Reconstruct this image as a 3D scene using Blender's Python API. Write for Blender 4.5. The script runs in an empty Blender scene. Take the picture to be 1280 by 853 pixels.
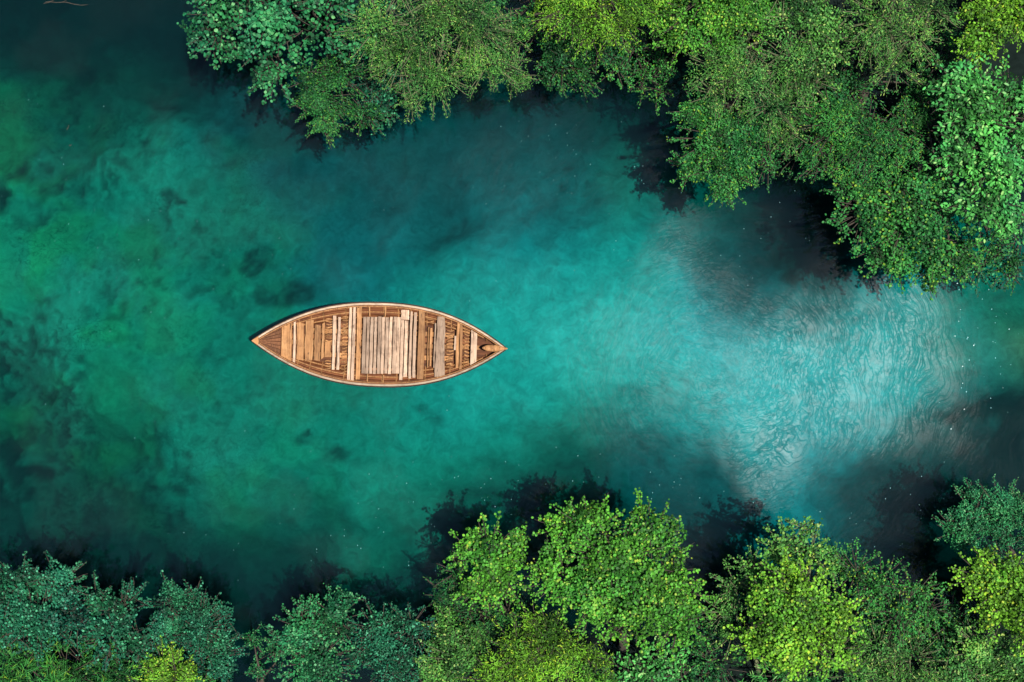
import bpy, math, random
import numpy as np
from mathutils import Vector

random.seed(11)
rng = np.random.default_rng(11)
C = bpy.context.scene.collection
R = math.radians
H = 38.0                      # camera height above the water
K = 24.2 / 1280.0             # metres per photo pixel at the water

def P(px, py, z=0.0):
    s = K * (H - z) / H
    return Vector(((px - 640) * s, -(py - 426.5) * s, z))

# ------------------------------------------------------------------ materials
def mat(name):
    m = bpy.data.materials.new(name); m.use_nodes = True
    nt = m.node_tree; nt.nodes.clear()
    out = nt.nodes.new('ShaderNodeOutputMaterial')
    def n(t, **kw):
        x = nt.nodes.new(t)
        for k, v in kw.items():
            if k[0] == '_': x.inputs[k[1:].replace('_', ' ')].default_value = v
            else: setattr(x, k, v)
        return x
    L = lambda a, b: nt.links.new(a, b)
    return m, n, L, out

def ramp(n, stops, interp='LINEAR'):
    r = n('ShaderNodeValToRGB'); r.color_ramp.interpolation = interp
    e = r.color_ramp.elements
    while len(e) < len(stops): e.new(0.5)
    for i, (p, c) in enumerate(stops):
        e[i].position = p; e[i].color = (c[0], c[1], c[2], 1) if len(c) == 3 else c
    return r

def leaf_mat(name, dark, mid, light, rare, transl=0.25, rough=0.5):
    m, n, L, out = mat(name)
    a = n('ShaderNodeAttribute', attribute_name='tone')
    r = ramp(n, [(0.0, dark), (0.45, mid), (0.85, light), (1.0, rare)])
    L(a.outputs['Fac'], r.inputs[0])
    tc = n('ShaderNodeTexCoord'); no = n('ShaderNodeTexNoise', _Scale=1.1, _Detail=4.0); L(tc.outputs['Object'], no.inputs['Vector'])
    hv = ramp(n, [(.34, (.62,.82,1.0)), (.5, (1,1,1)), (.66, (1.08,1.08,.9))]); L(no.outputs[0], hv.inputs[0])
    hm = n('ShaderNodeMix', data_type='RGBA', blend_type='MULTIPLY'); hm.inputs[0].default_value = 1; hm.clamp_result = False
    L(r.outputs[0], hm.inputs[6]); L(hv.outputs[0], hm.inputs[7])
    p = n('ShaderNodeBsdfPrincipled', _Roughness=rough)
    p.inputs['Specular IOR Level'].default_value = 0.15
    L(hm.outputs[2], p.inputs['Base Color'])
    t = n('ShaderNodeBsdfTranslucent')
    h = n('ShaderNodeMix', data_type='RGBA', blend_type='MULTIPLY')
    h.inputs[0].default_value = 1
    L(hm.outputs[2], h.inputs[6]); h.inputs[7].default_value = (1.3, 1.2, 0.4, 1)
    L(h.outputs[2], t.inputs[0])
    mx = n('ShaderNodeMixShader'); mx.inputs[0].default_value = transl
    L(p.outputs[0], mx.inputs[1]); L(t.outputs[0], mx.inputs[2]); L(mx.outputs[0], out.inputs[0])
    return m

def hue(c, f): return tuple(x * f for x in c)
def lm(name, mid, rare, d=0.26, l=2.6, **k):
    return leaf_mat(name, hue(mid, d), mid, hue(mid, l), rare, **k)

LM = {
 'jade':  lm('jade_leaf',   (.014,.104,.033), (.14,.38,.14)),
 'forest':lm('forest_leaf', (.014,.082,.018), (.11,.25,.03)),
 'teal':  lm('teal_leaf',   (.008,.068,.030), (.08,.36,.18)),
 'mid':   lm('mid_leaf',    (.024,.125,.022), (.20,.33,.03)),
 'bright':lm('bright_leaf', (.050,.172,.015), (.32,.44,.05)),
 'lime':  lm('lime_leaf',   (.088,.215,.014), (.38,.48,.04)),
 'olive': lm('olive_leaf',  (.046,.145,.024), (.34,.44,.10)),
 'fresh': lm('fresh_leaf',  (.042,.195,.036), (.28,.52,.16)),
}
def bark_mat(name, a, b):
    m, n, L, out = mat(name)
    tc = n('ShaderNodeTexCoord'); no = n('ShaderNodeTexNoise', _Scale=14.0, _Detail=5.0)
    L(tc.outputs['Object'], no.inputs['Vector'])
    r = ramp(n, [(.3, a), (.7, b)]); L(no.outputs[0], r.inputs[0])
    p = n('ShaderNodeBsdfPrincipled', _Roughness=.85)
    bu = n('ShaderNodeBump', _Strength=.6, _Distance=.02); L(no.outputs[0], bu.inputs['Height'])
    L(r.outputs[0], p.inputs['Base Color']); L(bu.outputs[0], p.inputs['Normal']); L(p.outputs[0], out.inputs[0])
    return m
BARK = bark_mat('bark', (.02,.015,.01), (.07,.05,.03))
PALEBARK = bark_mat('pale_bark', (.06,.07,.03), (.14,.145,.06))

def wood_mat(name, base, var, crack=(.03,.015,.008), axis='Y', crack_amt=.5, rough=.7):
    m, n, L, out = mat(name)
    tc = n('ShaderNodeTexCoord'); mp = n('ShaderNodeMapping')
    s = {'Y': (30, 1.6, 30), 'X': (1.6, 30, 30)}[axis]
    mp.inputs['Scale'].default_value = s
    a = n('ShaderNodeAttribute', attribute_name='tone')
    add = n('ShaderNodeVectorMath', operation='ADD'); L(tc.outputs['Object'], add.inputs[0])
    sc = n('ShaderNodeVectorMath', operation='SCALE'); sc.inputs['Scale'].default_value = 3.7
    L(a.outputs['Vector'], sc.inputs[0]); L(sc.outputs[0], add.inputs[1]); L(add.outputs[0], mp.inputs[0])
    g = n('ShaderNodeTexNoise', _Scale=1.0, _Detail=6.0, _Roughness=.65, _Distortion=.6); L(mp.outputs[0], g.inputs['Vector'])
    r = ramp(n, [(.25, hue(base, .55)), (.5, base), (.75, var)]); L(g.outputs[0], r.inputs[0])
    mp2 = n('ShaderNodeMapping'); mp2.inputs['Scale'].default_value = tuple(v * (.8 if v > 10 else 1.3) for v in s)
    L(add.outputs[0], mp2.inputs[0])
    g2 = n('ShaderNodeTexNoise', _Scale=1.0, _Detail=3.0, _Distortion=1.5); L(mp2.outputs[0], g2.inputs['Vector'])
    cr = ramp(n, [(.33, (1,1,1)), (.38, (0,0,0))]); L(g2.outputs[0], cr.inputs[0])
    cm = n('ShaderNodeMath', operation='MULTIPLY'); L(cr.outputs[0], cm.inputs[0]); cm.inputs[1].default_value = crack_amt
    br = n('ShaderNodeMapRange'); L(a.outputs['Fac'], br.inputs[0]); br.inputs[3].default_value = .5; br.inputs[4].default_value = 1.2
    mu = n('ShaderNodeVectorMath', operation='SCALE'); L(r.outputs[0], mu.inputs[0]); L(br.outputs[0], mu.inputs['Scale'])
    mx = n('ShaderNodeMix', data_type='RGBA'); L(cm.outputs[0], mx.inputs[0]); L(mu.outputs[0], mx.inputs[6]); mx.inputs[7].default_value = (*crack, 1)
    st = n('ShaderNodeTexNoise', _Scale=4.5, _Detail=5.0, _Roughness=.7); L(tc.outputs['Object'], st.inputs['Vector'])
    sr = ramp(n, [(.36, (.42,.38,.36)), (.52, (1,1,1)), (.7, (1.08,1.06,1.02))]); L(st.outputs[0], sr.inputs[0])
    sx = n('ShaderNodeMix', data_type='RGBA', blend_type='MULTIPLY'); sx.inputs[0].default_value = .55; L(mx.outputs[2], sx.inputs[6]); L(sr.outputs[0], sx.inputs[7])
    p = n('ShaderNodeBsdfPrincipled', _Roughness=rough)
    p.inputs['Specular IOR Level'].default_value = .2
    bu = n('ShaderNodeBump', _Strength=.7, _Distance=.008); L(g.outputs[0], bu.inputs['Height'])
    L(sx.outputs[2], p.inputs['Base Color']); L(bu.outputs[0], p.inputs['Normal']); L(p.outputs[0], out.inputs[0])
    return m
PALE = wood_mat('pale_weathered_wood', (.47,.30,.185), (.60,.43,.29), crack_amt=.65)
OCHRE = wood_mat('ochre_wood', (.36,.165,.058), (.50,.28,.12), crack_amt=.85)
RIMW = wood_mat('rim_wood', (.42,.29,.18), (.58,.44,.31), axis='X', crack_amt=.25)
RED = wood_mat('red_brown_wood', (.15,.048,.015), (.27,.10,.036), axis='X', crack_amt=.8)
REDY = wood_mat('red_brown_wood_across', (.20,.075,.026), (.33,.14,.055), axis='Y', crack_amt=.6)
DARKW = wood_mat('dark_hull_wood', (.035,.018,.012), (.06,.035,.02), axis='X')

# ------------------------------------------------------------------ mesh utils
def link(name, me, material, parent=None, smooth=False):
    me.materials.append(material)
    if smooth: me.polygons.foreach_set('use_smooth', np.ones(len(me.polygons), bool))
    o = bpy.data.objects.new(name, me); C.objects.link(o)
    if parent: o.parent = parent
    return o

def np_mesh(name, V, F, tone=None):
    """V (n,3); F (m,4) quads."""
    me = bpy.data.meshes.new(name)
    me.vertices.add(len(V)); me.vertices.foreach_set('co', np.ascontiguousarray(V, np.float32).ravel())
    m, k = F.shape
    me.loops.add(m * k); me.loops.foreach_set('vertex_index', np.ascontiguousarray(F, np.int32).ravel())
    me.polygons.add(m); me.polygons.foreach_set('loop_start', np.arange(0, m * k, k, dtype=np.int32))
    if tone is not None:
        a = me.attributes.new('tone', 'FLOAT', 'POINT'); a.data.foreach_set('value', np.ascontiguousarray(tone, np.float32))
    me.update(calc_edges=True); me.validate()
    return me

class MB:
    """collects quads with a tone per piece"""
    def __init__(s): s.v = []; s.f = []; s.t = []
    def add(s, V, F, tone=.5):
        b = len(s.v); s.v += [tuple(p) for p in V]; s.f += [tuple(b + i for i in q) for q in F]; s.t += [tone] * len(V)
    def tube(s, pts, rad, n=5, tone=.5):
        V = []; F = []
        for i, p in enumerate(pts):
            p = Vector(p); d = Vector(pts[min(i+1, len(pts)-1)]) - Vector(pts[max(i-1, 0)])
            if d.length < 1e-6: d = Vector((0,0,1))
            d.normalize(); a = d.orthogonal().normalized() if abs(d.z) > .9 else d.cross(Vector((0,0,1))).normalized(); b = d.cross(a)
            for k in range(n):
                t = 2 * math.pi * k / n
                V.append(p + (a * math.cos(t) + b * math.sin(t)) * rad[i])
        for i in range(len(pts) - 1):
            for k in range(n):
                F.append((i*n+k, i*n+(k+1) % n, (i+1)*n+(k+1) % n, (i+1)*n+k))
        F.append(tuple(range(n))[::-1]); F.append(tuple((len(pts)-1)*n + k for k in range(n)))
        s.add(V, F, tone)
    def plank(s, x0, x1, y0, y1, z0, z1, tone=None, wob=.006, seg=9, long='Y', cham=.006, taper=0.0, cut=0.0):
        """a board with chamfered top edges, wandering sides and slightly uneven ends"""
        if tone is None: tone = random.random()
        if long == 'X': a0, a1, b0, b1 = y0, y1, x0, x1
        else: a0, a1, b0, b1 = x0, x1, y0, y1
        e0 = random.uniform(-cut, cut); e1 = random.uniform(-cut, cut)
        b0 += random.uniform(-wob, wob) * 2; b1 += random.uniform(-wob, wob) * 2
        V = []; F = []; lw = rw = 0
        zt = random.uniform(-.004, .004)
        for i in range(seg + 1):
            u = i / seg; b = b0 + (b1 - b0) * u
            lw = lw * .6 + random.uniform(-wob, wob); rw = rw * .6 + random.uniform(-wob, wob)
            tp = taper * (u - .5) * 2
            l = a0 + lw + tp; r = a1 + rw - tp
            bl = b + (e0 if i in (0, seg) else 0); br = b + (e1 if i in (0, seg) else 0)
            for (aa, bb, zz) in ((l, bl, z0), (l, bl, z1 + zt - cham), (l + cham, bl, z1 + zt), (r - cham, br, z1 + zt), (r, br, z1 + zt - cham), (r, br, z0)):
                V.append((bb, aa, zz) if long == 'X' else (aa, bb, zz))
        for i in range(seg):
            for k in range(6):
                q = (i*6+k, i*6+(k+1) % 6, (i+1)*6+(k+1) % 6, (i+1)*6+k)
                F.append(q[::-1] if long == 'X' else q)
        F.append((5,4,3,2,1,0)); F.append(tuple(seg*6 + k for k in range(6)))
        s.add(V, F, tone)
    def build(s, name, material, parent=None, smooth=False):
        me = bpy.data.meshes.new(name); me.from_pydata(s.v, [], s.f)
        a = me.attributes.new('tone', 'FLOAT', 'POINT'); a.data.foreach_set('value', s.t)
        import bmesh
        bm = bmesh.new(); bm.from_mesh(me); bmesh.ops.recalc_face_normals(bm, faces=bm.faces); bm.to_mesh(me); bm.free()
        return link(name, me, material, parent, smooth)

def tag(o, label=None, cat=None, group=None, kind=None):
    if label: o['label'] = label
    if cat: o['category'] = cat
    if group: o['group'] = group
    if kind: o['kind'] = kind
    return o

# value noise ---------------------------------------------------------------
def vnoise(x, y, seed=0):
    r = np.random.default_rng(seed).random((256, 256))
    xi = np.floor(x).astype(int); yi = np.floor(y).astype(int); fx = x - xi; fy = y - yi
    fx = fx * fx * (3 - 2 * fx); fy = fy * fy * (3 - 2 * fy)
    g = lambda a, b: r[a % 256, b % 256]
    return (g(xi, yi) * (1-fx) + g(xi+1, yi) * fx) * (1-fy) + (g(xi, yi+1) * (1-fx) + g(xi+1, yi+1) * fx) * fy
def fbm(x, y, seed=0, o=5):
    s = 0; a = .5; t = 0
    for i in range(o):
        s = s + a * vnoise(x * 2**i + 17.3*i, y * 2**i + 5.1*i, seed + i); t += a; a *= .5
    return s / t

# ------------------------------------------------------------------ RIVER BED + BANKS
# control points in photo pixels: depth in metres, bottom colour, shade included
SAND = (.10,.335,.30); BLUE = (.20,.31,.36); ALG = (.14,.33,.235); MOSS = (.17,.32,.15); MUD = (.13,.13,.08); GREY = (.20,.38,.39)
BROWN = (.55,.115,.030); DEEP_SHADE = (.016,.030,.031)  # the darkest one paints deep water and tree shade into the bed
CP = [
 (450,185,3,DEEP_SHADE),(370,160,3,DEEP_SHADE),(540,185,3,DEEP_SHADE),(620,165,3,DEEP_SHADE),(700,165,3,DEEP_SHADE),(320,120,3,DEEP_SHADE),(450,215,3.9,BLUE),(540,225,3.6,BLUE),(640,200,3.6,BLUE),(110,30,4,DEEP_SHADE),(200,40,4,DEEP_SHADE),(60,90,3.4,DEEP_SHADE),(160,95,3.4,DEEP_SHADE),
 (50,450,1.3,ALG),(250,600,1.6,ALG),(300,560,1.8,ALG),(1180,590,3.4,DEEP_SHADE),(1250,590,3.4,DEEP_SHADE),(1130,620,3.4,DEEP_SHADE),(950,300,3.4,DEEP_SHADE),(1010,330,3.4,DEEP_SHADE),
 (660,630,3.8,DEEP_SHADE),(720,620,3.4,DEEP_SHADE),(570,660,3.0,ALG),(620,650,3.8,DEEP_SHADE),(820,630,3.6,DEEP_SHADE),
 (110,60,6.8,DEEP_SHADE),(230,70,5.8,DEEP_SHADE),(30,60,6.5,DEEP_SHADE),(0,620,5.0,DEEP_SHADE),(110,660,5.2,DEEP_SHADE),(240,700,5.8,DEEP_SHADE),(0,530,3.2,ALG),
 (60,20,6.5,DEEP_SHADE),(-150,0,5,DEEP_SHADE),(160,50,5.5,DEEP_SHADE),(100,120,2.4,ALG),(20,150,2.8,ALG),(200,190,1.6,ALG),(300,150,3.2,BLUE),(60,330,1.7,ALG),(0,330,1.7,MOSS),(130,250,2.3,ALG),
 (200,400,1.9,ALG),(130,500,2.1,MOSS),(30,450,2.3,ALG),(0,560,3.6,ALG),(60,620,4.0,ALG),(-150,560,3.5,ALG),(-150,300,2.2,ALG),(180,640,3.8,ALG),(250,520,2.2,ALG),(130,700,4.4,DEEP_SHADE),
 (300,300,2.4,ALG),(400,250,2.7,BLUE),(480,300,2.3,BLUE),(550,210,3.1,BLUE),(450,190,3.7,BLUE),(640,190,3.5,BLUE),(700,130,4.8,DEEP_SHADE),(600,130,5.0,DEEP_SHADE),(820,150,5.2,DEEP_SHADE),
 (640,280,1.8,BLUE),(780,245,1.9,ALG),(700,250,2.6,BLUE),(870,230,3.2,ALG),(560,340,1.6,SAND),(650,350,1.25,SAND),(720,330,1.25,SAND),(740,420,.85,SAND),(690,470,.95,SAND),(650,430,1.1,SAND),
 (600,500,1.4,SAND),(800,350,1.3,SAND),(850,420,1.1,GREY),(830,500,1.15,SAND),(900,350,1.2,BLUE),(860,280,1.45,BLUE),(920,250,3.8,DEEP_SHADE),(980,300,5.0,DEEP_SHADE),(1000,230,5.2,DEEP_SHADE),(960,380,1.8,BLUE),
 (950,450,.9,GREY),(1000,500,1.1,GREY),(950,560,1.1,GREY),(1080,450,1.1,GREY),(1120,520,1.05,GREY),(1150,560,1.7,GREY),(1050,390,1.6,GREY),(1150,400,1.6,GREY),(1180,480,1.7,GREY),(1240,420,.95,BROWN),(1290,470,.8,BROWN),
 (1240,350,2.6,ALG),(1240,560,4.6,DEEP_SHADE),(1210,620,5.2,DEEP_SHADE),(1100,620,4.5,DEEP_SHADE),(1000,600,1.9,BLUE),(1040,560,1.8,BLUE),(960,620,1.7,BLUE),(880,610,3.3,BLUE),(800,590,3.0,BLUE),(900,560,1.3,GREY),
 (720,570,1.4,ALG),(640,600,1.5,ALG),(600,565,1.5,ALG),(560,620,1.8,ALG),(500,600,1.45,ALG),(420,620,2.0,ALG),(450,560,2.0,ALG),(520,660,1.7,ALG),(350,560,2.1,ALG),(330,640,2.9,ALG),(480,700,3.4,ALG),(600,680,4.6,DEEP_SHADE),
 (400,500,2.0,ALG),(300,700,4.8,DEEP_SHADE),(400,720,4.8,DEEP_SHADE),(520,740,5.2,DEEP_SHADE),(700,700,5.2,DEEP_SHADE),(900,680,5.0,DEEP_SHADE),(350,430,2.0,ALG),(270,450,2.1,ALG),(500,520,1.7,SAND),(1350,600,5,DEEP_SHADE),(1400,450,1.4,BROWN),
]
CP = [(a, b, min(d, 3.4), c) if c is DEEP_SHADE else (a, b, min(d, 4.2), c) for a, b, d, c in CP]
def bed_fields(x, y):
    # softly bent so that the patches have cloudy, uneven borders
    px = x / K * .955 + 640; py = -y / K * .955 + 426.5
    wx = (fbm(px/90, py/90, 3, 4) - .5) * 80; wy = (fbm(px/90, py/90, 13, 4) - .5) * 80
    qx = px + wx; qy = py + wy
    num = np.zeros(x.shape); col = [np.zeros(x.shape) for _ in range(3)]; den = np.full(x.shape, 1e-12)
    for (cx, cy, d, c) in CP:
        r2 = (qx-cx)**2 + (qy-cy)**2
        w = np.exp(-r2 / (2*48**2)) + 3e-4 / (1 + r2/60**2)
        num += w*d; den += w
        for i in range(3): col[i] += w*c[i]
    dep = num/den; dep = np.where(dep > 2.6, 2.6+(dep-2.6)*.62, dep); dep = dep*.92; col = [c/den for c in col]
    return px, py, dep, col

BLOBS = [(8,240,36,30),(0,585,34,60),(28,630,14,13),(95,658,22,14),(130,630,50,26),(60,560,40,30),(352,368,62,26),(382,552,9,7),(430,566,30,14),(505,525,34,16),(215,85,30,10),(110,90,30,14),(200,115,40,12),
         (95,232,22,12),(130,185,10,8),(180,190,12,9),(330,400,18,16),(200,620,26,14),(725,215,14,24),(300,330,30,8),(220,240,18,8),(60,225,24,10),(230,600,20,12),(1240,520,60,26),(1270,560,60,40),(1000,330,50,26)]  # broad patch up-left of the boat paints its shadow, others weedy

def land_height(px, py):
    # shoreline rows under the canopy, photo pixels
    top = np.interp(px, [-3000,-400,100,240,420,660,860,1000,1100,1280,1700,3000], [-250,-120,-70,-20,20,20,40,90,190,240,180,100])
    bot = np.interp(px, [-3000,-400,0,200,420,560,700,900,1100,1280,1700,3000], [980,880,810,835,835,790,760,800,790,700,740,800])
    n = (fbm(px/60, py/60, 31, 4) - .5) * 70
    dl = np.maximum(top - py, py - bot) + n        # >0 on land
    return dl
def build_terrain():
    core_x = np.arange(-15.5, 15.51, .09); core_y = np.arange(-11.5, 11.51, .09)
    ext = np.array([.3,.7,1.2,2,3.2,5,8,13,21,34,60,110,200])
    gx = np.concatenate([core_x[0]-ext[::-1], core_x, core_x[-1]+ext]); gy = np.concatenate([core_y[0]-ext[::-1], core_y, core_y[-1]+ext])
    X, Y = np.meshgrid(gx, gy); 
    px, py, dep, col = bed_fields(X, Y)
    n1 = fbm(X*1.1, Y*1.1, 5, 6); n2 = fbm(X*5, Y*5, 9, 4)
    dep = dep * (1 + (n1-.5)*(.25+.2*np.clip(1-px/500, 0, 1))) + (n2-.5)*.12
    # weedy hollows, and the boat's shadow painted in
    weed = np.zeros(X.shape)
    bx = px + (fbm(px/26, py/26, 24, 5)-.5)*75; by = py + (fbm(px/26, py/26, 25, 5)-.5)*60
    for (cx, cy, rx, ry) in BLOBS:
        w = np.exp(-(((bx-cx)/rx)**2 + ((by-cy)/ry)**2) * .9); weed = np.maximum(weed, w*(.95 if cx < 60 or cx > 900 else .5))
    nb = fbm(px/22, py/22, 21, 5)
    nf = fbm(px/8, py/8, 23, 4); weed_shade_m = np.clip(weed*1.3*(nb*2.2-.25) + (nf-.5)*.9*weed - .22, 0, 1)*1.6; weed_shade_m = np.minimum(weed_shade_m, 1)
    left = np.clip(1 - px/560, 0, 1)
    sp = fbm(px/9, py/9, 41, 4); pat = np.clip((fbm(px/70, py/70, 51, 4)-.42)*5, 0, 1)
    weed_shade_m = np.maximum(weed_shade_m, .75*np.clip((sp-.53)*8, 0, 1) * pat * left)
    dep = np.maximum(dep + weed_shade_m*.2, .45)
    dl = land_height(px, py)
    t = np.clip((dl + 25) / 45, 0, 1); t = t*t*(3-2*t)
    land = .12 + np.clip(dl, 0, 400) * .004 + (n1-.5)*.3 + (n2-.5)*.1
    land = np.minimum(land, 1.5) + np.clip(dl-400, 0, 4000)*.0006
    Z = -dep*(1-t) + np.maximum(land, .05)*t
    gl = np.clip((fbm(px/60+9, py/60, 61, 5)-.5)*5, 0, 1) * left
    cw = np.stack(col, -1); gl = gl*np.clip((cw[..., 1]-.08)/.2, 0, 1)
    cw = cw*(1-gl[..., None]*.5) + np.array([.25,.42,.11])*gl[..., None]*.5
    sh = land_height(px, py)       # bank trees' shade painted into the bed colour along the shore
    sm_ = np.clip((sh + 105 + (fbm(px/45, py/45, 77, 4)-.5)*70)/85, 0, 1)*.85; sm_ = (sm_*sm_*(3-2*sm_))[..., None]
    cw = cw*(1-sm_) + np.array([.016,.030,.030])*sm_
    wc = np.array([.018,.040,.034]); ws = (weed_shade_m*.9)[..., None]
    cw = cw*(1-ws) + wc*ws
    soil = np.array([.008,.013,.011])
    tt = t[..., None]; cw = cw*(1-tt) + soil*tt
    ny, nx = X.shape
    V = np.stack([X, Y, Z], -1).reshape(-1, 3)
    i = np.arange(ny-1)[:, None]*nx + np.arange(nx-1)[None]
    F = np.stack([i, i+1, i+nx+1, i+nx], -1).reshape(-1, 4)
    me = np_mesh('riverbed', V, F)
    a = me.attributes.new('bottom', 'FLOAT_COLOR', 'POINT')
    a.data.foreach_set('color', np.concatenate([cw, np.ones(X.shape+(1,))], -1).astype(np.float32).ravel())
    m, n, L, out = mat('riverbed_sand_weed_shade')
    at = n('ShaderNodeAttribute', attribute_name='bottom'); tc = n('ShaderNodeTexCoord')
    no = n('ShaderNodeTexNoise', _Scale=3.5, _Detail=10.0, _Roughness=.72, _Distortion=.8); L(tc.outputs['Object'], no.inputs['Vector'])
    mr = n('ShaderNodeMapRange'); L(no.outputs[0], mr.inputs[0]); mr.inputs[1].default_value=.3; mr.inputs[2].default_value=.72; mr.inputs[3].default_value=.68; mr.inputs[4].default_value=1.32
    # cracked stones and weedy threads, stronger where the bottom is algae-grown (left)
    vo = n('ShaderNodeTexVoronoi', feature='DISTANCE_TO_EDGE', _Scale=4.2, _Randomness=1.0)
    wn = n('ShaderNodeTexNoise', _Scale=2.2, _Detail=4.0); L(tc.outputs['Object'], wn.inputs['Vector'])
    ad = n('ShaderNodeVectorMath', operation='ADD'); L(tc.outputs['Object'], ad.inputs[0]); L(wn.outputs['Color'], ad.inputs[1]); L(ad.outputs[0], vo.inputs['Vector'])
    vr = n('ShaderNodeMapRange'); L(vo.outputs['Distance'], vr.inputs[0]); vr.inputs[2].default_value=.05; vr.inputs[3].default_value=.45; vr.inputs[4].default_value=1
    se = n('ShaderNodeSeparateXYZ'); L(tc.outputs['Object'], se.inputs[0])
    mk = n('ShaderNodeMapRange'); L(se.outputs['X'], mk.inputs[0]); mk.inputs[1].default_value=-3; mk.inputs[2].default_value=-9; mk.inputs[3].default_value=0; mk.inputs[4].default_value=1
    pn = n('ShaderNodeTexNoise', _Scale=.7, _Detail=3.0); L(tc.outputs['Object'], pn.inputs['Vector'])
    pr = n('ShaderNodeMapRange'); L(pn.outputs[0], pr.inputs[0]); pr.inputs[1].default_value=.45; pr.inputs[2].default_value=.6
    mk2 = n('ShaderNodeMath', operation='MULTIPLY'); L(mk.outputs[0], mk2.inputs[0]); L(pr.outputs[0], mk2.inputs[1])
    vm = n('ShaderNodeMix', data_type='FLOAT'); L(mk2.outputs[0], vm.inputs[0]); vm.inputs[2].default_value = 1; L(vr.outputs[0], vm.inputs[3])
    mm = n('ShaderNodeMath', operation='MULTIPLY'); L(mr.outputs[0], mm.inputs[0]); L(vm.outputs[0], mm.inputs[1])
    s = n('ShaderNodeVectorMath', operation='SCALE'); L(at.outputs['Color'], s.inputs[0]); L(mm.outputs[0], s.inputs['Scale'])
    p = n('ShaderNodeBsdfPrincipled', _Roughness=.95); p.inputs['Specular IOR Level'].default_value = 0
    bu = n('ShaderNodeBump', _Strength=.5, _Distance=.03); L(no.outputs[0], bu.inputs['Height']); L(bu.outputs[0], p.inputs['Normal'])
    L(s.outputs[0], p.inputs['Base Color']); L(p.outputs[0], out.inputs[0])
    tag(link('riverbed', me, m, smooth=True), kind='structure')

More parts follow.
